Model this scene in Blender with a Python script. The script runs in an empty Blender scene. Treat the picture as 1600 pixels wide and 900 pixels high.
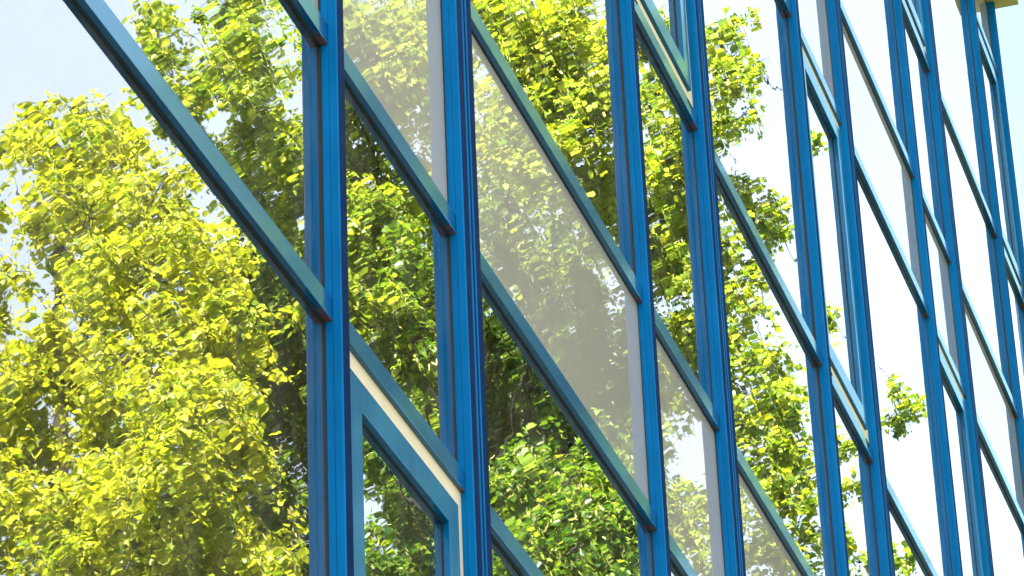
import bpy, bmesh, math, random
import numpy as np
from mathutils import Vector, Matrix

# ------------------------------------------------------------------ scene, camera, light
scene = bpy.context.scene
col = scene.collection
rng = np.random.default_rng(11)
random.seed(5)

D = 2.5                                   # metres from the lens to the glass
EYE = Vector((0.0, -D, 1.6))
FOCAL_PX = 5695.8
RIGHT = Vector((0.29765199, -0.95390377, -0.03835213)).normalized()
DOWN = Vector((0.44567134, 0.17436777, -0.87805065)).normalized()
FWD = Vector((0.8442632, 0.24426107, 0.47702849)).normalized()

cam_data = bpy.data.cameras.new("camera")
cam = bpy.data.objects.new("camera", cam_data)
col.objects.link(cam)
cam_data.sensor_width = 36.0
cam_data.lens = 36.0 * FOCAL_PX / 1600.0
cam_data.clip_start, cam_data.clip_end = 0.1, 4000.0
rot = Matrix((RIGHT, -DOWN, -FWD)).transposed()
cam.matrix_world = Matrix.Translation(EYE) @ rot.to_4x4()
scene.camera = cam

SUN_DIR = Vector((-0.74, 0.10, 0.66)).normalized()      # towards the sun: behind the camera, just behind the facade plane
sun_el = math.asin(SUN_DIR.z)
world = bpy.data.worlds.new("World")
scene.world = world
world.use_nodes = True
wn, wl = world.node_tree.nodes, world.node_tree.links
for n in list(wn):
    wn.remove(n)
w_out = wn.new("ShaderNodeOutputWorld")
w_bg = wn.new("ShaderNodeBackground")
w_bg.inputs["Strength"].default_value = 0.050
sky = wn.new("ShaderNodeTexSky")
sky.sky_type = 'NISHITA'
sky.sun_disc = False
sky.sun_elevation = sun_el
sky.sun_rotation = math.atan2(SUN_DIR.x, SUN_DIR.y)
sky.air_density, sky.dust_density, sky.ozone_density = 1.0, 2.0, 1.5
# thin bright cloud veil over the half of the sky the facade looks at
geo = wn.new("ShaderNodeTexCoord")
noise = wn.new("ShaderNodeTexNoise")
noise.inputs["Scale"].default_value = 3.2
noise.inputs["Detail"].default_value = 7.0
noise.inputs["Roughness"].default_value = 0.55
wl.new(geo.outputs["Generated"], noise.inputs["Vector"])
dot = wn.new("ShaderNodeVectorMath"); dot.operation = 'DOT_PRODUCT'
dot.inputs[1].default_value = (0.0, -1.0, 0.0)
wl.new(geo.outputs["Generated"], dot.inputs[0])
band = wn.new("ShaderNodeMapRange"); band.interpolation_type = 'SMOOTHSTEP'
band.inputs[1].default_value, band.inputs[2].default_value = -0.06, 0.34
band.inputs[3].default_value, band.inputs[4].default_value = 0.10, 0.55
wl.new(dot.outputs["Value"], band.inputs[0])
cl = wn.new("ShaderNodeMapRange"); cl.interpolation_type = 'SMOOTHSTEP'
cl.inputs[1].default_value, cl.inputs[2].default_value = 0.36, 0.72
cl.inputs[4].default_value = 0.32
wl.new(noise.outputs["Fac"], cl.inputs[0])
veil = wn.new("ShaderNodeMath"); veil.operation = 'ADD'; veil.use_clamp = True
wl.new(band.outputs[0], veil.inputs[0]); wl.new(cl.outputs[0], veil.inputs[1])
mixc = wn.new("ShaderNodeMixRGB")
mixc.inputs[2].default_value = (5.4, 5.7, 6.1, 1)
vs = wn.new("ShaderNodeMath"); vs.operation = 'MULTIPLY'; vs.inputs[1].default_value = 0.85
wl.new(veil.outputs[0], vs.inputs[0])
wl.new(vs.outputs[0], mixc.inputs[0])
wl.new(sky.outputs[0], mixc.inputs[1])
wl.new(mixc.outputs[0], w_bg.inputs["Color"])
wl.new(w_bg.outputs[0], w_out.inputs["Surface"])

sun_data = bpy.data.lights.new("sun", 'SUN')
sun_data.energy = 5.0
sun_data.angle = math.radians(0.5)
sun_data.color = (1.0, 0.95, 0.86)
sun = bpy.data.objects.new("sun", sun_data)
col.objects.link(sun)
sun.rotation_euler = SUN_DIR.to_track_quat('Z', 'Y').to_euler()
sun.location = (0, -20, 40)

scene.view_settings.view_transform = 'Standard'
scene.view_settings.look = 'None'
scene.view_settings.gamma = 1.0
scene.view_settings.use_curve_mapping = False
scene.view_settings.exposure = 3.4
scene.render.engine = 'CYCLES'
scene.cycles.use_denoising = True
scene.cycles.max_bounces = 10
scene.cycles.diffuse_bounces = 4
scene.cycles.glossy_bounces = 5
scene.cycles.transmission_bounces = 6
scene.cycles.transparent_max_bounces = 12
scene.cycles.sample_clamp_indirect = 6.0

# ------------------------------------------------------------------ helpers
def ray(px, py):
    """Direction of the sight line through a point of the 1600 x 900 photograph."""
    return (RIGHT * ((px - 800) / FOCAL_PX) + DOWN * ((py - 450) / FOCAL_PX) + FWD).normalized()

def seen_in_glass(px, py, t):
    """The place in front of the facade whose mirror image lies t metres along that sight line."""
    p = EYE + ray(px, py) * t
    return Vector((p.x, -p.y, p.z))

def project(p):
    q = Vector(p) - EYE
    w = max(q.dot(FWD), 0.05)
    return 800 + FOCAL_PX * q.dot(RIGHT) / w, 450 + FOCAL_PX * q.dot(DOWN) / w

def tag(o, label=None, cat=None, group=None, kind=None):
    if label: o["label"] = label
    if cat: o["category"] = cat
    if group: o["group"] = group
    if kind: o["kind"] = kind
    return o

def empty(name, loc):
    o = bpy.data.objects.new(name, None)
    o.empty_display_size = 0.3
    o.location = loc
    col.objects.link(o)
    return o

def link_mesh(name, me, mat, parent=None, loc=(0, 0, 0)):
    o = bpy.data.objects.new(name, me)
    for m in (mat if isinstance(mat, (list, tuple)) else [mat]):
        me.materials.append(m)
    col.objects.link(o)
    o.location = loc
    if parent: o.parent = parent
    return o

def bm_box(bm, x0, x1, y0, y1, z0, z1):
    v = [bm.verts.new((x, y, z)) for x in (x0, x1) for y in (y0, y1) for z in (z0, z1)]
    for f in ((0, 1, 3, 2), (4, 6, 7, 5), (0, 4, 5, 1), (2, 3, 7, 6), (0, 2, 6, 4), (1, 5, 7, 3)):
        bm.faces.new([v[i] for i in f])

def bm_mesh(bm, name, bevel=0.0, smooth=False):
    bmesh.ops.recalc_face_normals(bm, faces=bm.faces)
    if bevel:
        bmesh.ops.bevel(bm, geom=list(bm.edges), offset=bevel, segments=2, profile=0.6, affect='EDGES')
    me = bpy.data.meshes.new(name)
    bm.to_mesh(me); bm.free()
    if smooth:
        for p in me.polygons: p.use_smooth = True
    return me

def box_mesh(name, x0, x1, y0, y1, z0, z1, bevel=0.0):
    bm = bmesh.new(); bm_box(bm, x0, x1, y0, y1, z0, z1)
    return bm_mesh(bm, name, bevel)

def bm_ring(bm, x0, x1, z0, z1, w, y0, y1):
    """A rectangular frame of bar width w between depths y0 and y1, mitred corners, one closed surface."""
    o = [(x0, z0), (x1, z0), (x1, z1), (x0, z1)]
    i = [(x0 + w, z0 + w), (x1 - w, z0 + w), (x1 - w, z1 - w), (x0 + w, z1 - w)]
    of = [bm.verts.new((a, y0, b)) for a, b in o]; ob = [bm.verts.new((a, y1, b)) for a, b in o]
    jf = [bm.verts.new((a, y0, b)) for a, b in i]; jb = [bm.verts.new((a, y1, b)) for a, b in i]
    for k in range(4):
        n = (k + 1) % 4
        bm.faces.new((of[k], of[n], jf[n], jf[k])); bm.faces.new((ob[n], ob[k], jb[k], jb[n]))
        bm.faces.new((of[n], of[k], ob[k], ob[n])); bm.faces.new((jf[k], jf[n], jb[n], jb[k]))

def profile_prism(name, pts, z0, z1):
    """A vertical bar from a closed plan outline (list of x, y)."""
    bm = bmesh.new()
    lo = [bm.verts.new((x, y, z0)) for x, y in pts]
    hi = [bm.verts.new((x, y, z1)) for x, y in pts]
    n = len(pts)
    for k in range(n):
        bm.faces.new((lo[k], lo[(k + 1) % n], hi[(k + 1) % n], hi[k]))
    bm.faces.new(lo[::-1]); bm.faces.new(hi)
    return bm_mesh(bm, name)

# ------------------------------------------------------------------ materials
def new_mat(name):
    m = bpy.data.materials.new(name); m.use_nodes = True
    nt = m.node_tree
    for n in list(nt.nodes): nt.nodes.remove(n)
    out = nt.nodes.new("ShaderNodeOutputMaterial")
    return m, nt, nt.nodes, nt.links, out

def N(nodes, kind, **kw):
    n = nodes.new(kind)
    for k, v in kw.items(): setattr(n, k, v)
    return n

def math_node(nt, op, a, b=None, clamp=False):
    n = nt.nodes.new("ShaderNodeMath"); n.operation = op; n.use_clamp = clamp
    for i, v in enumerate((a, b)):
        if v is None: continue
        if isinstance(v, (int, float)): n.inputs[i].default_value = v
        else: nt.links.new(v, n.inputs[i])
    return n.outputs[0]

def noise_node(nt, scale, detail=4.0, rough=0.55, stretch=None, w=0.0):
    tc = nt.nodes.new("ShaderNodeTexCoord")
    src = tc.outputs["Object"]
    if stretch:
        mp = nt.nodes.new("ShaderNodeMapping"); mp.inputs["Scale"].default_value = stretch
        nt.links.new(src, mp.inputs["Vector"]); src = mp.outputs[0]
    if w:
        oi = nt.nodes.new("ShaderNodeObjectInfo")
        ad = nt.nodes.new("ShaderNodeVectorMath"); ad.operation = 'ADD'
        nt.links.new(src, ad.inputs[0]); 
        mu = math_node(nt, 'MULTIPLY', oi.outputs["Random"], w)
        cb = nt.nodes.new("ShaderNodeCombineXYZ")
        nt.links.new(mu, cb.inputs[0]); nt.links.new(mu, cb.inputs[1]); nt.links.new(mu, cb.inputs[2])
        nt.links.new(cb.outputs[0], ad.inputs[1]); src = ad.outputs[0]
    n = nt.nodes.new("ShaderNodeTexNoise")
    n.inputs["Scale"].default_value = scale; n.inputs["Detail"].default_value = detail
    n.inputs["Roughness"].default_value = rough
    nt.links.new(src, n.inputs["Vector"])
    return n.outputs["Fac"]

def ramp(nt, fac, stops):
    r = nt.nodes.new("ShaderNodeValToRGB")
    el = r.color_ramp.elements
    while len(el) < len(stops): el.new(0.5)
    for e, (p, c) in zip(el, stops):
        e.position = p; e.color = (*c, 1)
    nt.links.new(fac, r.inputs[0])
    return r.outputs["Color"]

def paint(name, c0, c1, rough=0.28, spec=0.5, rust=False, bump=0.0, coat=0.0):
    m, nt, ns, ls, out = new_mat(name)
    b = ns.new("ShaderNodeBsdfPrincipled")
    c = ramp(nt, noise_node(nt, 6.0, 5, 0.6, (1, 1, 1), 40.0), [(0.3, c0), (0.7, c1)])
    # faint weathering: chalky specks and streaks
    sp = noise_node(nt, 55.0, 3, 0.7, None, 17.0)
    k = nt.nodes.new("ShaderNodeMapRange"); k.inputs[1].default_value, k.inputs[2].default_value = 0.66, 0.80
    k.inputs[4].default_value = 0.55
    ls.new(sp, k.inputs[0])
    mx = ns.new("ShaderNodeMixRGB"); ls.new(k.outputs[0], mx.inputs[0]); ls.new(c, mx.inputs[1])
    mx.inputs[2].default_value = tuple(min(1, x * 1.25 + 0.012) for x in c1) + (1,)
    c = mx.outputs[0]
    sk = nt.nodes.new("ShaderNodeMapRange"); sk.inputs[1].default_value, sk.inputs[2].default_value = 0.35, 0.70
    sk.inputs[3].default_value, sk.inputs[4].default_value = 0.82, 1.10
    ls.new(noise_node(nt, 30.0, 5, 0.65, (1.0, 1.0, 0.035) if not rust else (0.06, 1.0, 1.0), 33.0), sk.inputs[0])
    mu = ns.new("ShaderNodeVectorMath"); mu.operation = 'SCALE'; ls.new(c, mu.inputs[0]); ls.new(sk.outputs[0], mu.inputs["Scale"])
    c = mu.outputs[0]
    if rust:
        tc = ns.new("ShaderNodeTexCoord"); sep = ns.new("ShaderNodeSeparateXYZ"); ls.new(tc.outputs["Object"], sep.inputs[0])
        r0 = nt.nodes.new("ShaderNodeMapRange"); r0.inputs[1].default_value, r0.inputs[2].default_value = -0.20, -0.01
        ls.new(sep.outputs[0], r0.inputs[0])
        g = noise_node(nt, 38.0, 6, 0.7, None, 90.0)
        msk = math_node(nt, 'MULTIPLY', r0.outputs[0], g)
        zz = nt.nodes.new("ShaderNodeMapRange"); zz.inputs[1].default_value, zz.inputs[2].default_value = 0.006, 0.0
        ls.new(sep.outputs[2], zz.inputs[0])
        msk = math_node(nt, 'MULTIPLY', msk, zz.outputs[0])
        st = nt.nodes.new("ShaderNodeMapRange"); st.inputs[1].default_value, st.inputs[2].default_value = 0.34, 0.50
        ls.new(msk, st.inputs[0])
        m2 = ns.new("ShaderNodeMixRGB"); ls.new(st.outputs[0], m2.inputs[0]); ls.new(c, m2.inputs[1])
        m2.inputs[2].default_value = (0.17, 0.065, 0.022, 1)
        c = m2.outputs[0]
    ls.new(c, b.inputs["Base Color"])
    rr = nt.nodes.new("ShaderNodeMapRange"); rr.inputs[3].default_value, rr.inputs[4].default_value = rough * 0.75, rough * 1.35
    ls.new(noise_node(nt, 9.0, 4, 0.6, (0.4, 1, 1), 60.0), rr.inputs[0])
    ls.new(rr.outputs[0], b.inputs["Roughness"])
    b.inputs["Specular IOR Level"].default_value = spec
    if bump:
        bp = ns.new("ShaderNodeBump"); bp.inputs["Distance"].default_value = bump
        ls.new(noise_node(nt, 260.0, 2, 0.5), bp.inputs["Height"]); ls.new(bp.outputs[0], b.inputs["Normal"])
    if coat:                     # a blue metallic lacquer: tinted mirror-like sheen at grazing angles
        fr = ns.new("ShaderNodeFresnel"); fr.inputs["IOR"].default_value = coat
        gl = ns.new("ShaderNodeBsdfGlossy"); gl.inputs["Roughness"].default_value = 0.09
        gl.inputs["Color"].default_value = (0.55, 0.92, 1.0, 1)
        mxs = ns.new("ShaderNodeMixShader"); ls.new(fr.outputs[0], mxs.inputs[0]); ls.new(b.outputs[0], mxs.inputs[1]); ls.new(gl.outputs[0], mxs.inputs[2])
        ls.new(mxs.outputs[0], out.inputs[0])
    else:
        ls.new(b.outputs[0], out.inputs[0])
    return m

def plain(name, c0, c1, scale=8.0, rough=0.8, spec=0.3):
    m, nt, ns, ls, out = new_mat(name)
    b = ns.new("ShaderNodeBsdfPrincipled")
    ls.new(ramp(nt, noise_node(nt, scale, 6, 0.6), [(0.3, c0), (0.7, c1)]), b.inputs["Base Color"])
    b.inputs["Roughness"].default_value = rough
    b.inputs["Specular IOR Level"].default_value = spec
    ls.new(b.outputs[0], out.inputs[0])
    return m

def stacked_fresnel(nt, n_surf):
    """Reflectance of n glass surfaces one behind the other."""
    fr = nt.nodes.new("ShaderNodeFresnel"); fr.inputs["IOR"].default_value = 1.52
    F = fr.outputs[0]
    top = math_node(nt, 'MULTIPLY', F, float(n_surf))
    bot = math_node(nt, 'ADD', math_node(nt, 'MULTIPLY', F, float(n_surf - 1)), 1.0)
    return math_node(nt, 'DIVIDE', top, bot, True)

def warp_normal(nt, amp):
    bp = nt.nodes.new("ShaderNodeBump"); bp.inputs["Distance"].default_value = amp; bp.inputs["Strength"].default_value = 1.0
    a = noise_node(nt, 2.2, 1.5, 0.4, (0.9, 1.0, 3.2), 30.0)
    fine = noise_node(nt, 11.0, 1.0, 0.4, (0.8, 1.0, 2.2), 30.0)
    nt.links.new(math_node(nt, 'ADD', a, math_node(nt, 'MULTIPLY', fine, 0.085)), bp.inputs["Height"])
    return bp.outputs[0]

def glass_mat():
    m, nt, ns, ls, out = new_mat("insulated_glass")
    R = stacked_fresnel(nt, 4)
    nrm = warp_normal(nt, 0.00038)
    gl = ns.new("ShaderNodeBsdfGlossy"); gl.inputs["Roughness"].default_value = 0.008
    gl.inputs["Color"].default_value = (0.97, 0.99, 1.0, 1); ls.new(nrm, gl.inputs["Normal"])
    tr = ns.new("ShaderNodeBsdfTransparent"); tr.inputs["Color"].default_value = (0.80, 0.84, 0.78, 1)
    mx = ns.new("ShaderNodeMixShader"); ls.new(R, mx.inputs[0]); ls.new(tr.outputs[0], mx.inputs[1]); ls.new(gl.outputs[0], mx.inputs[2])
    dust = ns.new("ShaderNodeBsdfDiffuse"); dust.inputs["Color"].default_value = (0.52, 0.50, 0.45, 1)
    d = nt.nodes.new("ShaderNodeMapRange"); d.inputs[1].default_value, d.inputs[2].default_value = 0.42, 0.80
    d.inputs[4].default_value = 0.07
    ls.new(noise_node(nt, 3.0, 7, 0.62, (3.5, 1.0, 0.9), 50.0), d.inputs[0])
    md = ns.new("ShaderNodeMixShader"); ls.new(d.outputs[0], md.inputs[0]); ls.new(mx.outputs[0], md.inputs[1]); ls.new(dust.outputs[0], md.inputs[2])
    mx = md
    clear = ns.new("ShaderNodeBsdfTransparent")
    g = ns.new("ShaderNodeNewGeometry")
    m2 = ns.new("ShaderNodeMixShader"); ls.new(g.outputs["Backfacing"], m2.inputs[0]); ls.new(mx.outputs[0], m2.inputs[1]); ls.new(clear.outputs[0], m2.inputs[2])
    ls.new(m2.outputs[0], out.inputs[0])
    return m

def spandrel_mat():
    m, nt, ns, ls, out = new_mat("grey_backed_glass")
    R = stacked_fresnel(nt, 2)
    nrm = warp_normal(nt, 0.00035)
    gl = ns.new("ShaderNodeBsdfGlossy"); gl.inputs["Roughness"].default_value = 0.009
    gl.inputs["Color"].default_value = (0.86, 0.86, 0.85, 1); ls.new(nrm, gl.inputs["Normal"])
    df = ns.new("ShaderNodeBsdfDiffuse")
    c = ramp(nt, noise_node(nt, 3.0, 4, 0.5), [(0.3, (0.40, 0.352, 0.30)), (0.7, (0.43, 0.38, 0.325))])
    ls.new(c, df.inputs["Color"])
    mx = ns.new("ShaderNodeMixShader"); ls.new(R, mx.inputs[0]); ls.new(df.outputs[0], mx.inputs[1]); ls.new(gl.outputs[0], mx.inputs[2])
    ls.new(mx.outputs[0], out.inputs[0])
    return m

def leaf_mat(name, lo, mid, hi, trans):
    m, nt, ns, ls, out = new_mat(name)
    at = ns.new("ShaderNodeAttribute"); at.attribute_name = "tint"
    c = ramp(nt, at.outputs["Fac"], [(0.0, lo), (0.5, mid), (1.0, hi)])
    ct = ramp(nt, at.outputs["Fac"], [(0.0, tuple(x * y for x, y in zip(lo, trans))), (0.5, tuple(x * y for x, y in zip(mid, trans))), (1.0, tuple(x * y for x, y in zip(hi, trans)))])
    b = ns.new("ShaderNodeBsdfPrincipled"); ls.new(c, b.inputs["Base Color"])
    b.inputs["Roughness"].default_value = 0.42; b.inputs["Specular IOR Level"].default_value = 0.35
    t = ns.new("ShaderNodeBsdfTranslucent"); ls.new(ct, t.inputs["Color"])
    mx = ns.new("ShaderNodeMixShader"); mx.inputs[0].default_value = 0.50
    ls.new(b.outputs[0], mx.inputs[1]); ls.new(t.outputs[0], mx.inputs[2]); ls.new(mx.outputs[0], out.inputs[0])
    return m

M_SIDE = paint("blue_frame_paint", (0.0003, 0.112, 0.30), (0.0004, 0.135, 0.36), 0.34, 0.05)
M_TRANSOM = paint("blue_transom_paint", (0.0003, 0.066, 0.185), (0.0004, 0.082, 0.22), 0.30, 0.03, rust=True, coat=1.55)
M_CAP = paint("navy_cover_paint", (0.001, 0.014, 0.058), (0.0014, 0.018, 0.075), 0.6, 0.02)
M_SASH = paint("blue_sash_paint", (0.0003, 0.095, 0.24), (0.0004, 0.115, 0.28), 0.30, 0.03, coat=1.3)
M_GASKET = plain("black_rubber", (0.012, 0.012, 0.013), (0.02, 0.02, 0.02), 40, 0.65)
M_CREAM = plain("cream_liner_paint", (0.62, 0.50, 0.33), (0.68, 0.55, 0.37), 14, 0.7, 0.2)
M_GLASS = glass_mat()
M_SPANDREL = spandrel_mat()
M_SLOT = plain("drain_slot_black", (0.008, 0.008, 0.008), (0.014, 0.012, 0.01), 30, 0.8)
M_ROOF = plain("roof_soffit_boards", (0.40, 0.33, 0.16), (0.48, 0.41, 0.22), 5, 0.75)
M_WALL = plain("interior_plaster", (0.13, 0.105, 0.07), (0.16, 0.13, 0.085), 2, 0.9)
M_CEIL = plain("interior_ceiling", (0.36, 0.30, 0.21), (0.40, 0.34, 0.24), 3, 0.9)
M_RENDER = plain("outer_render", (0.40, 0.38, 0.34), (0.47, 0.45, 0.40), 4, 0.9)

# ------------------------------------------------------------------ ground
def sheet(name, x0, x1, y0, y1, z, mat):
    me = bpy.data.meshes.new(name)
    me.from_pydata([(x0, y0, z), (x1, y0, z), (x1, y1, z), (x0, y1, z)], [], [(0, 1, 2, 3)])
    return tag(link_mesh(name, me, mat), kind="structure")
M_LAWN = plain("lawn_green", (0.035, 0.065, 0.015), (0.06, 0.10, 0.025), 1.5, 0.9)
M_PATH = plain("paving_grey", (0.030, 0.027, 0.022), (0.045, 0.040, 0.033), 3, 0.9)
sheet("ground", -1500, 1500, -1500, 1500, 0.0, M_LAWN)
sheet("pavement", -10, 60, -16.0, -0.02, 0.004, M_PATH)

# ------------------------------------------------------------------ the building
def Z(u): return EYE.z + D * u
bld = tag(empty("office_building", (10.0, 0, 0)),
          "tall office building with blue metal framing, mirror glass panes and grey spandrel panels", "building")
OX = 10.0

def part(name, me, mat, parent=bld, world_loc=(0, 0, 0)):
    """A part whose mesh is in metres around world_loc; the building's own base is at x = 10."""
    base = Vector((OX, 0, 0)) if parent is bld else Vector(parent["at"])
    o = link_mesh(name, me, mat, parent, Vector(world_loc) - base)
    o["at"] = tuple(world_loc)
    return o

CAP_D = 0.0163 * D           # how far a mullion stands out of the glass
TR_D = 0.0068 * D            # how far a transom stands out
TR_H = 0.0240 * D
SINGLE, DOUBLE = 0.0205 * D, 0.0555 * D
right_edges = [1.100, 1.638, 2.070, 2.8488, 3.2844, 4.0603, 4.4949, 5.2606, 5.6849, 6.4421, 6.8600, 7.6164, 7.9990]
doubles = [True, False, True, False, True, False, True, False, True, False, True, False, False]
Z_TOP = 5.088
levels = [-0.50, -0.26, 0.415, 0.739, 0.920, 1.598, 1.902, 2.226, 2.712, 3.390, 3.712, 4.190, 4.865]
spandrels = {(-0.50, -0.26), (0.415, 0.739), (1.902, 2.226), (3.390, 3.712), (4.865, Z_TOP)}
sash_rows = {(0.920, 1.598), (2.712, 3.390), (4.190, 4.865)}
z0, z1 = 0.0, Z(Z_TOP)

mull = []          # (left, right) in metres
for r, dbl in zip(right_edges, doubles):
    r *= D; l = r - (DOUBLE if dbl else SINGLE)
    mull.append((l, r))
for i, ((l, r), dbl) in enumerate(zip(mull, doubles)):
    cx = (l + r) / 2; h = (r - l) / 2; yb = -CAP_D + 0.004; yi = 0.034
    c = 0.004; y = -CAP_D; yf = y + 0.001
    if not dbl:
        pts = [(-h, yi), (-h, -0.0168), (-h + .0016, -0.0168), (-h + .0016, -0.0185), (-h, -0.0185), (-h, yb), (-h + c, yf), (h - 0.002, yf), (h, yb), (h, yi)]
        body = profile_prism("mullion_body", pts, z0, z1)
        o = part("mullion", body, M_SIDE, world_loc=(cx, 0, 0))
        cap = profile_prism("cover_cap", [(-h + c + .0005, y), (h - 0.003, y), (h - 0.003, yf + .001), (-h + c + .0005, yf + .001)], z0, z1 - 0.002)
        part("cover_cap", cap, M_CAP, o, (cx, 0, 0))
    else:
        g = 0.013; rb = 0.009; cw = h - g - rb          # two caps, a groove with a rib in the middle
        yg = -CAP_D + 0.016
        pts = [(-h, yi), (-h, -0.0168), (-h + .0016, -0.0168), (-h + .0016, -0.0185), (-h, -0.0185), (-h, yb), (-h + c, yf), (-h + cw, yf), (-h + cw, yg), (-rb, yg), (-rb, yb), (-rb + c, yf), (rb, yf), (rb, yg), (h - cw, yg), (h - cw, yb), (h - cw + c, yf), (h - .002, yf), (h, yb), (h, yi)]
        body = profile_prism("mullion_body", pts, z0, z1)
        o = part("mullion", body, M_SIDE, world_loc=(cx, 0, 0))
        for a, b2 in ((-h, -h + cw), (-rb, rb), (h - cw, h)):
            cap = profile_prism("cover_cap", [(a + c + .0005, y), (b2 - 0.003, y), (b2 - 0.003, yf + .001), (a + c + .0005, yf + .001)], z0, z1 - 0.002)
            part("cover_cap", cap, M_CAP, o, (cx, 0, 0))

def frame_rank(x0, x1, za, zb):
    """0 for what lies in the picture, growing with the distance outside it."""
    best = 1e9
    for a in np.linspace(x0, x1, 5):
        for b in np.linspace(za, zb, 5):
            px, py = project((a, 0, b))
            best = min(best, math.hypot(max(-px, 0, px - 1600), max(-py, 0, py - 900)))
    return best

bays = []
for i in range(len(mull) - 1):
    l, r = mull[i][1], mull[i + 1][0]
    bays.append((l, r, (r - l) < 0.5 * D))

transom_jobs = []
for (l, r, narrow) in bays:
    for u in levels:
        transom_jobs.append((frame_rank(l, r, Z(u), Z(u) + TR_H), l, r, Z(u), narrow, u))
transom_jobs.sort(key=lambda j: j[0])
rest_t = bmesh.new()
for k, (rank, l, r, z, narrow, u) in enumerate(transom_jobs):
    if k < 98:
        bm = bmesh.new()
        bm_box(bm, l - r - 0.004, 0.004, -TR_D, 0.03, 0.0, TR_H)
        me = bm_mesh(bm, "transom", 0.0025)
        o = part("transom", me, M_TRANSOM, world_loc=(r, 0, z))
        # drain slots at the foot of an opening window
        if narrow and any(abs(u - lo) < 1e-6 for lo, hi in sash_rows):
            for xs in (l - r + 0.10, -0.10):
                s = box_mesh("drain_slot", xs - 0.035, xs + 0.035, -TR_D - 0.0015, -TR_D + 0.004, TR_H - 0.016, TR_H - 0.007)
                part("drain_slot", s, M_SLOT, o, (r, 0, z))
    else:
        bm_box(rest_t, l - 0.004, r + 0.004, -TR_D, 0.03, z, z + TR_H)
o = part("transom", bm_mesh(rest_t, "transom"), M_TRANSOM); tag(o, kind="stuff")

edges = levels + [Z_TOP]
pane_jobs = []
for (l, r, narrow) in bays:
    for a, b in zip(edges[:-1], edges[1:]):
        za, zb = Z(a) + TR_H, Z(b)
        if b == Z_TOP: zb = z1
        pane_jobs.append((frame_rank(l, r, za, zb), l, r, za, zb, narrow, (a, b)))
pane_jobs.sort(key=lambda j: j[0])
count = {"window_pane": 0, "spandrel_panel": 0, "sash_window": 0}

def pane_mesh(name, x0, x1, za, zb, tilt=0.004):
    bm = bmesh.new(); bm_box(bm, x0, x1, 0.004, 0.02, za, zb)
    ax = random.uniform(-tilt, tilt); az = random.uniform(-tilt, tilt)
    cx, cz = (x0 + x1) / 2, (za + zb) / 2
    for v in bm.verts:
        v.co.y += ax * (v.co.z - cz) * 0.5 + az * (v.co.x - cx) * 0.5
    return bm_mesh(bm, name)

def gasket(parent, loc, w, h, inset=0.0):
    bm = bmesh.new(); bm_ring(bm, -w / 2 + inset, w / 2 - inset, -h / 2 + inset, h / 2 - inset, 0.005, 0.001, 0.018)
    part("gasket", bm_mesh(bm, "gasket"), M_GASKET, parent, loc)

for rank, l, r, za, zb, narrow, key in pane_jobs:
    w, h = r - l, zb - za
    loc = ((l + r) / 2, 0, (za + zb) / 2)
    if key in spandrels:
        o = part("spandrel_panel", pane_mesh("spandrel_panel", -w / 2 - .004, w / 2 + .004, -h / 2 - .004, h / 2 + .004), M_SPANDREL, world_loc=loc)
        gasket(o, loc, w, h)
    elif narrow and key in sash_rows:
        liner_w, gap, rail = 0.062, 0.004, 0.080
        bm = bmesh.new(); bm_ring(bm, -w / 2 - .003, w / 2 + .003, -h / 2 - .003, h / 2 + .003, liner_w + .003, -0.004, 0.033)
        o = part("sash_window", bm_mesh(bm, "sash_liner", 0.0), M_CREAM, world_loc=loc)
        tag(o, "opening window with blue sash inside a cream frame")
        a = liner_w + gap
        bm = bmesh.new(); bm_ring(bm, -w / 2 + a, w / 2 - a, -h / 2 + a, h / 2 - a, rail, -0.0175, 0.037)
        part("sash_frame", bm_mesh(bm, "sash_frame", 0.002), M_SASH, o, loc)
        bm = bmesh.new(); bm_ring(bm, -w / 2 + liner_w - .002, w / 2 - liner_w + .002, -h / 2 + liner_w - .002, h / 2 - liner_w + .002, gap + 0.008, 0.006, 0.03)
        part("rebate_seal", bm_mesh(bm, "rebate_seal"), M_GASKET, o, loc)
        q = a + rail - 0.004
        part("sash_pane", pane_mesh("sash_pane", -w / 2 + q, w / 2 - q, -h / 2 + q, h / 2 - q, 0.003), M_GLASS, o, loc)
        gasket(o, loc, w, h, a + rail - 0.001)
    else:
        o = part("window_pane", pane_mesh("window_pane", -w / 2 - .004, w / 2 + .004, -h / 2 - .004, h / 2 + .004), M_GLASS, world_loc=loc)
        gasket(o, loc, w, h)

# shell behind the glass: floors with their ceilings, rear and end walls, roof with its overhang
X0, X1 = mull[0][0], mull[-1][1]
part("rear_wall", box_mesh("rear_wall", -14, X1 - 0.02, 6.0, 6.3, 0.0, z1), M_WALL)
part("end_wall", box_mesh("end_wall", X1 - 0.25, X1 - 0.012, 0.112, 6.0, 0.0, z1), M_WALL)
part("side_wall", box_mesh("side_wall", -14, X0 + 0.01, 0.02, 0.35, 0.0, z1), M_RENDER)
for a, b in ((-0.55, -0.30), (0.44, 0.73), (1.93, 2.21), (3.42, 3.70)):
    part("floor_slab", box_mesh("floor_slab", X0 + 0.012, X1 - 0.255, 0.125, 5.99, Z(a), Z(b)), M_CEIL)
part("roof", box_mesh("roof", -14.5, 8.022 * D, -0.19, 6.6, z1 + 0.002, z1 + 0.45, 0.01), M_ROOF)

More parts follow.
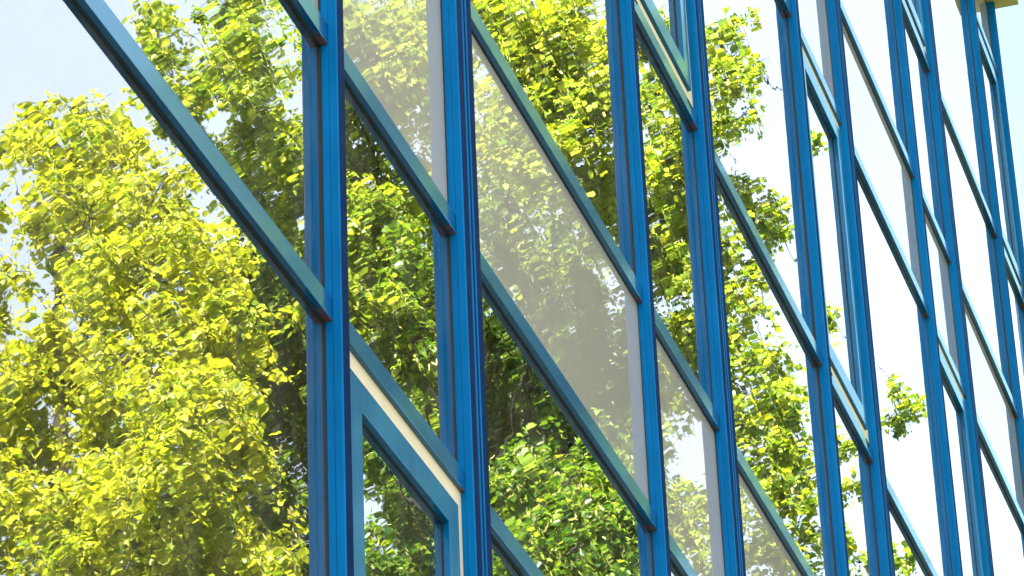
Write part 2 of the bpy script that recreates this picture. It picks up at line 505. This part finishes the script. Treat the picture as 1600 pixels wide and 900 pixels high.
# ------------------------------------------------------------------ trees
M_BARK = plain("linden_bark", (0.014, 0.012, 0.009), (0.030, 0.025, 0.018), 14, 0.9)
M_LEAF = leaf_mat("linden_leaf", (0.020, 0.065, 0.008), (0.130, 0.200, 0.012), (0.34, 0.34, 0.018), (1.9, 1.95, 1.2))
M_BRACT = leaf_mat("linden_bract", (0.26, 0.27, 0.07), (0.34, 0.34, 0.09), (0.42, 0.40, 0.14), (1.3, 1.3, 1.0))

# a heart-shaped leaf folded along its midrib: x along the blade, y across, z up
LEAF_V = np.array([(0, 0, 0), (0.08, 0.30, 0.06), (0.34, 0.44, 0.10), (0.70, 0.26, 0.05), (1.0, 0, -0.10),
                   (0.70, -0.26, 0.05), (0.34, -0.44, 0.10), (0.08, -0.30, 0.06), (0.45, 0, 0.0)])
LEAF_F = [(0, 8, 2, 1), (8, 4, 3, 2), (0, 7, 6, 8), (8, 6, 5, 4)]
BRACT_V = np.array([(0, 0, 0), (0.3, 0.10, 0.02), (0.8, 0.10, 0.0), (1.0, 0, -0.06), (0.8, -0.10, 0.0), (0.3, -0.10, 0.02), (0.5, 0, 0.0)])
BRACT_F = [(0, 6, 1), (6, 2, 1), (6, 3, 2), (6, 4, 3), (6, 5, 4), (0, 5, 6)]

def unit(a):
    return a / np.maximum(np.linalg.norm(a, axis=-1, keepdims=True), 1e-9)

def tube(verts, faces, pts, radii, sides=7):
    """A tapering limb through the points."""
    base = len(verts); n = len(pts)
    for k in range(n):
        d = (pts[min(k + 1, n - 1)] - pts[max(k - 1, 0)]).normalized()
        a = d.orthogonal().normalized(); b = d.cross(a)
        for s in range(sides):
            th = 2 * math.pi * s / sides
            verts.append(pts[k] + (a * math.cos(th) + b * math.sin(th)) * radii[k])
    for k in range(n - 1):
        for s in range(sides):
            i, j = base + k * sides + s, base + k * sides + (s + 1) % sides
            faces.append((i, j, j + sides, i + sides))

def bend(a, b, sag=0.0, n=7, wob=0.05):
    out = []
    L = (b - a).length
    for k in range(n):
        s = k / (n - 1)
        p = a.lerp(b, s)
        p.z += sag * math.sin(math.pi * s) * L
        if 0 < k < n - 1:
            p += Vector(rng.normal(0, wob * L / 4, 3))
        out.append(p)
    return out

def linden(foot, top_z, clumps, label, leaf_len=0.036):
    """clumps: (centre, radius, leaves, tint shift)."""
    root = empty("linden_tree", foot)
    tag(root, label, "tree", "linden trees mirrored in the glass")
    fx, fy = foot[0], foot[1]
    V, F = [], []
    n = 14
    spine = []
    for k in range(n):
        s = k / (n - 1)
        spine.append(Vector((fx + 0.22 * math.sin(2.3 * s + fx), fy + 0.18 * math.sin(3.1 * s + fy), top_z * s)))
    tube(V, F, spine, [0.21 * (1 - 0.93 * k / (n - 1)) ** 0.9 + (0.08 if k == 0 else 0) for k in range(n)], 10)
    def on_spine(z):
        s = min(max(z / top_z, 0.0), 1.0) * (n - 1)
        k = min(int(s), n - 2)
        return spine[k].lerp(spine[k + 1], s - k)
    P, A, U, S, T = [], [], [], [], []
    bP, bA, bU, bS, bT = [], [], [], [], []
    jobs = []
    hubs = []
    for c, rad, count, shift in clumps:          # every bough carries several tufts
        near = min(hubs, key=lambda h: (h - Vector(c)).length, default=None)
        big = near is None or ((near - Vector(c)).length > 0.75)
        jobs.append((Vector(c), rad * 0.62, count * 0.25, shift, None if big else near))
        hubs.append(Vector(c))
        k = 3 if rad < 0.14 else (6 if rad < 0.3 else 9)
        for _ in range(k):
            v = Vector(rng.normal(size=3)).normalized() * rad * rng.uniform(0.55, 0.95)
            jobs.append((Vector(c) + v, rad * rng.uniform(0.26, 0.44), count * 0.75 / k, shift + rng.normal() * 0.09, Vector(c)))
    for c, rad, count, shift, hub in jobs:
        dist = math.hypot(c.x - fx, c.y - fy)
        start = on_spine(c.z - 0.25 - 0.75 * dist) if hub is None else hub
        thick = 0.006 + 0.006 * min(dist, 2.5) if hub is None else 0.0065
        bp = bend(start, c, 0.05, 8, 0.10)
        tube(V, F, bp, [thick * (1 - 0.8 * k / 7) for k in range(8)], 6 if hub is None else 4)
        nspray = max(3, int(count / 11))
        u = unit(rng.normal(size=(nspray, 3)))
        rr = rng.random(nspray) ** 0.42
        base = np.array(c) + u * (rr * 0.85)[:, None] * rad * np.array([1, 1, 0.75])
        dirn = unit(u * 0.9 + rng.normal(size=(nspray, 3)) * 0.55 + np.array([0, 0, -0.25]))
        leng = np.clip(rad * rng.uniform(0.45, 1.1, nspray), 0.07, 0.30)
        stray = rng.random(nspray) < 0.22        # shoots that reach past their tuft
        leng = np.where(stray, leng * 1.7, leng)
        base = base + u * (stray * rad * rng.uniform(0.1, 0.6, nspray))[:, None]
        for k in range(nspray):
            if rng.random() < 0.3:
                e = base[k] + dirn[k] * leng[k]
                st = Vector(base[k]).lerp(c, 0.55)
                tube(V, F, [st, Vector(base[k]), Vector(e)], [0.005, 0.0035, 0.0015], 3)
        m = 11
        for j in range(m):
            s = (j + 0.6) / m
            side = np.where(j % 2, 1.0, -1.0)
            lat = unit(np.cross(dirn, np.array([0, 0, 1.0]) + rng.normal(size=(nspray, 3)) * 0.3))
            p = base + dirn * (leng * s)[:, None] + np.array([0, 0, -0.38]) * (leng * s * s)[:, None] + rng.normal(size=(nspray, 3)) * 0.018
            ax = unit(dirn * 0.55 + lat * side * 0.85 + np.array([0, 0, -0.62]) + rng.normal(size=(nspray, 3)) * 0.42)
            up = unit(np.array([0, 0, 1.0]) + u * 0.45 + rng.normal(size=(nspray, 3)) * 0.50)
            keep = rng.random(nspray) < 0.93
            P.append(p[keep]); A.append(ax[keep]); U.append(up[keep])
            S.append(leaf_len * rng.uniform(0.5, 1.5, keep.sum()) ** 1.15)
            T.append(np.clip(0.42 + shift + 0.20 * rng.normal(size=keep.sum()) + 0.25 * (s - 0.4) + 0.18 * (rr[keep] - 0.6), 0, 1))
        nb = int(nspray * 1.7)
        pick = rng.integers(0, nspray, nb)
        s = rng.random(nb)
        p = base[pick] + dirn[pick] * (leng[pick] * s)[:, None] + rng.normal(size=(nb, 3)) * 0.03
        bP.append(p); bA.append(unit(np.array([0, 0, -1.0]) + rng.normal(size=(nb, 3)) * 0.5 + u[pick] * 0.3))
        bU.append(unit(rng.normal(size=(nb, 3)) + u[pick])); bS.append(rng.uniform(0.035, 0.058, nb)); bT.append(rng.random(nb))
    me = bpy.data.meshes.new("trunk")
    me.from_pydata([tuple(v - Vector(foot)) for v in V], [], F)
    for pl in me.polygons: pl.use_smooth = True
    link_mesh("trunk", me, M_BARK, root)

    def cards(P, A, U, S, T, tv, tf):
        P, A, U, S, T = (np.concatenate(x) for x in (P, A, U, S, T))
        B = unit(np.cross(U, A)); U = np.cross(A, B)
        curl = rng.uniform(0.4, 1.9, len(P))
        co = P[:, None, :] + S[:, None, None] * (tv[None, :, 0, None] * A[:, None, :] + tv[None, :, 1, None] * B[:, None, :] + tv[None, :, 2, None] * curl[:, None, None] * U[:, None, :])
        nv = len(tv)
        loops = np.concatenate([np.array(f) for f in tf]); sizes = np.array([len(f) for f in tf])
        L = (loops[None, :] + (np.arange(len(P)) * nv)[:, None]).ravel()
        return co.reshape(-1, 3), L, np.tile(sizes, len(P)), np.repeat(T, nv)
    c1, l1, s1, t1 = cards(P, A, U, S, T, LEAF_V, LEAF_F)
    c2, l2, s2, t2 = cards(bP, bA, bU, bS, bT, BRACT_V, BRACT_F)
    co = np.concatenate([c1, c2]) - np.array(foot); L = np.concatenate([l1, l2 + len(c1)]); sz = np.concatenate([s1, s2])
    me = bpy.data.meshes.new("crown")
    me.vertices.add(len(co)); me.vertices.foreach_set("co", co.astype(np.float32).ravel())
    me.loops.add(len(L)); me.loops.foreach_set("vertex_index", L.astype(np.int32))
    me.polygons.add(len(sz)); me.polygons.foreach_set("loop_start", np.concatenate([[0], np.cumsum(sz)[:-1]]).astype(np.int32))
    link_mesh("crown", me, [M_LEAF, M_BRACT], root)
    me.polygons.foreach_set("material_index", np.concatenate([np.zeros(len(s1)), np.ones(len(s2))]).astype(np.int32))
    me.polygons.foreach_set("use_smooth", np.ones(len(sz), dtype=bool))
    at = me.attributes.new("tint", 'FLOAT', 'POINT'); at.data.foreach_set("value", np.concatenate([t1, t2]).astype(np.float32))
    me.update(calc_edges=True); me.validate()
    return root, len(s1) // 4

def clump(px, py, rpx, t, lai=3.4, shift=0.0, squash=1.0):
    """A bough of foliage: where its mirror image shows, its distance, its real radius and leaf count."""
    c = seen_in_glass(px, py, t)
    rad = rpx * t / FOCAL_PX
    return (c, rad, max(11, lai * math.pi * rad * rad / 0.00072), shift)

left_boughs = [
    (15, 235, 34, 21.9), (-30, 300, 50, 22), (-15, 590, 70, 21.2), (5, 510, 34, 21.4), (20, 690, 60, 20.8), (-40, 400, 40, 21.8), (75, 160, 22, 21.9), (125, 165, 30, 21.8),
    (115, 235, 85, 21.5), (60, 215, 45, 21.8), (185, 260, 75, 22.0), (150, 330, 95, 21.0), (240, 320, 85, 21.6), (200, 200, 40, 22.5),
    (250, 430, 110, 20.6), (150, 430, 70, 21.2), (330, 400, 85, 22.0), (130, 520, 100, 20.6), (20, 430, 42, 21.5), (340, 500, 100, 20.4),
    (50, 600, 95, 20.6), (210, 560, 110, 20.0), (300, 620, 110, 19.6), (190, 690, 70, 20.4), (385, 590, 52, 20.8), (30, 780, 110, 20.2), (60, 690, 60, 21),
    (130, 830, 120, 19.8), (260, 770, 130, 19.4), (375, 720, 78, 20.0), (330, 880, 120, 19.6), (432, 885, 48, 20.2), (-60, 660, 110, 20.8), (-90, 850, 140, 20.2), (-70, 500, 60, 21)]
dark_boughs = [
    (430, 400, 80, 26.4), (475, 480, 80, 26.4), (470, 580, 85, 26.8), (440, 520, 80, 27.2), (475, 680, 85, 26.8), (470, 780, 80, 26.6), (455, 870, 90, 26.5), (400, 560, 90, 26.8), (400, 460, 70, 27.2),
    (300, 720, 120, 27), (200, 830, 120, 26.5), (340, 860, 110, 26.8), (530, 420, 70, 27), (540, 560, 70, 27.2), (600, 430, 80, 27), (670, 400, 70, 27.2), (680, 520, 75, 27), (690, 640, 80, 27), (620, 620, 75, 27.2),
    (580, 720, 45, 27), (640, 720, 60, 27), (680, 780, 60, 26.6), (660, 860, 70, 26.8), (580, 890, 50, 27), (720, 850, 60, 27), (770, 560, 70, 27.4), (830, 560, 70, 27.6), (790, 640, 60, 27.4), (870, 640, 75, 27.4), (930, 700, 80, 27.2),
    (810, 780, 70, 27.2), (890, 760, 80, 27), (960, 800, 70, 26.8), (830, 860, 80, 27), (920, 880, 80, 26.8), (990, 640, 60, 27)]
main_boughs = [
    # upper left of the main crown
    (265, 25, 42, 25.5), (280, 95, 52, 25.2), (300, 170, 52, 25.0), (345, 225, 44, 25.2), (315, 130, 34, 25.6), (385, 25, 62, 24.5), (370, 100, 36, 24.8), (440, 90, 66, 24.0), (410, 140, 48, 24.4), (430, 200, 56, 24.6), (380, 260, 50, 25), (240, 130, 26, 25.3), (455, 230, 60, 24.2), (430, 300, 60, 24.8), (480, 340, 60, 24.4), (380, 300, 40, 25),
    # behind the narrow bay
    (570, 60, 95, 22.5), (640, 60, 80, 23.0), (560, 180, 80, 22.8), (650, 150, 70, 23.6), (600, 270, 70, 23.0), (560, 340, 75, 22.0), (620, 400, 85, 21.8), (560, 470, 80, 21.4), (640, 510, 85, 21.6), (580, 590, 70, 21.6), (680, 300, 70, 25.5),
    (690, 450, 75, 26.0), (690, 600, 90, 26.5), (640, 680, 75, 25.5), (590, 700, 45, 24.5), (660, 800, 70, 25.0), (590, 880, 60, 24.5), (690, 880, 60, 25.0), (660, 740, 60, 26),
    # the wide bay, upper part
    (790, 40, 85, 22.5), (880, 60, 90, 22.0), (820, 140, 90, 22.0), (920, 150, 85, 21.8), (870, 230, 85, 21.6), (940, 270, 80, 22.2), (800, 220, 75, 23.5), (910, 350, 70, 23.0), (960, 60, 60, 23),
    # spandrel and below, more shaded
    (800, 330, 80, 24.5), (850, 420, 80, 24.5), (920, 470, 75, 23.5), (780, 420, 70, 25), (960, 560, 80, 23.5), (880, 560, 75, 25.0), (960, 680, 60, 23.8), (800, 520, 70, 26.0), (840, 620, 90, 26.5), (930, 640, 60, 25.5),
    (900, 730, 95, 22.0), (840, 790, 80, 20.5), (780, 760, 55, 20.0), (930, 820, 95, 20.0), (880, 880, 90, 19.6), (800, 880, 70, 20.2), (980, 760, 60, 21.6), (990, 880, 60, 20.8), (960, 700, 85, 27), (800, 700, 90, 27.5), (880, 800, 100, 26.5),
    # narrow bay to its right
    (1030, 60, 50, 23.0), (1060, 120, 48, 22.6), (1040, 250, 60, 22.8), (1075, 300, 55, 23.2), (1030, 340, 55, 23.4), (1080, 420, 45, 22.6), (1030, 440, 50, 23.6), (1070, 520, 60, 23.0), (1040, 590, 60, 23.6), (1020, 160, 45, 24),
    (1050, 620, 45, 23.0), (1040, 790, 50, 22.0), (1080, 850, 60, 22.0), (1110, 790, 40, 22.6),
    (1015, 400, 50, 24.2), (1060, 370, 50, 23.8), (1085, 560, 50, 23.6), (1020, 520, 55, 24.4), (1060, 200, 45, 23.4), (1090, 230, 40, 23.8), (1020, 270, 45, 24.4), (1100, 480, 40, 23.4),
    (1130, 430, 40, 23.6), (1145, 300, 34, 23.8), (1210, 560, 40, 23.0), (1150, 590, 45, 23.2), (1210, 640, 45, 23.2), (1160, 720, 45, 22.8), (1220, 740, 45, 22.8), (1270, 740, 34, 23), (1270, 880, 34, 23), (1180, 850, 50, 22.6), (1250, 600, 24, 23.4),
    # outer boughs against the sky
    (1130, 60, 45, 23.6), (1150, 120, 48, 23.2), (1120, 190, 48, 23.4), (1165, 185, 34, 23.6), (1165, 40, 26, 23.8), (1190, 110, 20, 23.8),
    (1150, 370, 40, 23.0), (1180, 330, 34, 23.4), (1215, 310, 30, 23.6), (1190, 400, 34, 23.6), (1225, 360, 28, 23.8), (1160, 450, 45, 22.8), (1140, 520, 40, 22.6), (1190, 480, 30, 23.2),
    (1180, 560, 38, 22.4), (1170, 640, 45, 22.2), (1230, 620, 44, 22.6), (1200, 700, 50, 22.2), (1250, 680, 40, 22.6), (1180, 770, 50, 21.8), (1240, 780, 50, 22.2), (1230, 860, 50, 22.0), (1280, 820, 30, 22.6),
    (1280, 215, 10, 24.0), (1305, 490, 10, 24.0), (1320, 690, 30, 23.2), (1335, 760, 30, 23.0), (1320, 850, 28, 22.8), (1350, 880, 24, 23.0), (1380, 860, 18, 23.2), (1400, 612, 20, 24.0), (1418, 640, 13, 24.2), (1392, 655, 12, 24), (1425, 870, 10, 24)]

def fill(foot, z_lo, z_hi, rmax, n, leaves, skip):
    """Boughs for the rest of the crown, above, below and beside what the glass shows."""
    out = []
    while len(out) < n:
        s = rng.random(); z = z_lo + (z_hi - z_lo) * s
        prof = (math.sin(math.pi * min(1, s * 0.85 + 0.12))) ** 0.6
        a = rng.random() * 2 * math.pi; q = rmax * prof * math.sqrt(rng.random())
        c = Vector((foot[0] + q * math.cos(a), min(foot[1] + q * math.sin(a), -1.3), z))
        px, py = project((c.x, -c.y, c.z))
        if skip(px, py): continue
        r = rng.uniform(0.40, 0.62)
        out.append((c, r, leaves, 0.0))
    return out

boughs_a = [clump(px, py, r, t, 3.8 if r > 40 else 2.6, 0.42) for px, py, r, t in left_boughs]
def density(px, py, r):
    if px < 730 and py > 690 or 750 < px < 970 and 480 < py < 700: return 4.6, -0.30  # deepest shade, painted as the darkest leaf tint
    if 750 < px < 1010 and py >= 700: return 4.4, -0.20  # shade low in the crown, also put into the tint
    if 540 < px < 1000 and py < 290: return 5.6, 0.18           # sunny outer boughs, sunlight put into a lighter leaf tint
    if 560 < px < 1010 and py > 320: return 4.4, -0.10          # shade inside the crown, put into a darker leaf tint
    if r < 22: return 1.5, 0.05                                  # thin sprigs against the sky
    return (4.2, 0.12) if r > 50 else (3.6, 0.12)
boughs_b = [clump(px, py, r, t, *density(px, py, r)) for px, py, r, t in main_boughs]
boughs_b += [clump(px, py, r, t, 5.5, -0.26) for px, py, r, t in dark_boughs]  # rear boughs, their shade put into the leaf colour
fa = seen_in_glass(110, 700, 21.3); fb = seen_in_glass(772, 620, 25.4)
foot_a = (fa.x, fa.y, 0.0); foot_b = (fb.x, fb.y, 0.0)
boughs_a += fill(foot_a, 5.0, 13.2, 2.3, 46, 1500, lambda px, py: -150 < px < 1500 and -60 < py < 960 or (py < 160 and px > -700))
boughs_b += fill(foot_b, 6.0, 17.3, 2.7, 58, 1600, lambda px, py: -200 < px < 1700 and -50 < py < 960 or (px > 1150 and py < 900) or (px < 200 and py < 960))
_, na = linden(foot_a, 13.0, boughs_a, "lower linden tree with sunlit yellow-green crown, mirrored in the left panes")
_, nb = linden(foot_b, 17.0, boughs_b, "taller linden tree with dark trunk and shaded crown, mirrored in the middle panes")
print("leaves", na, nb, "feet", foot_a, foot_b)
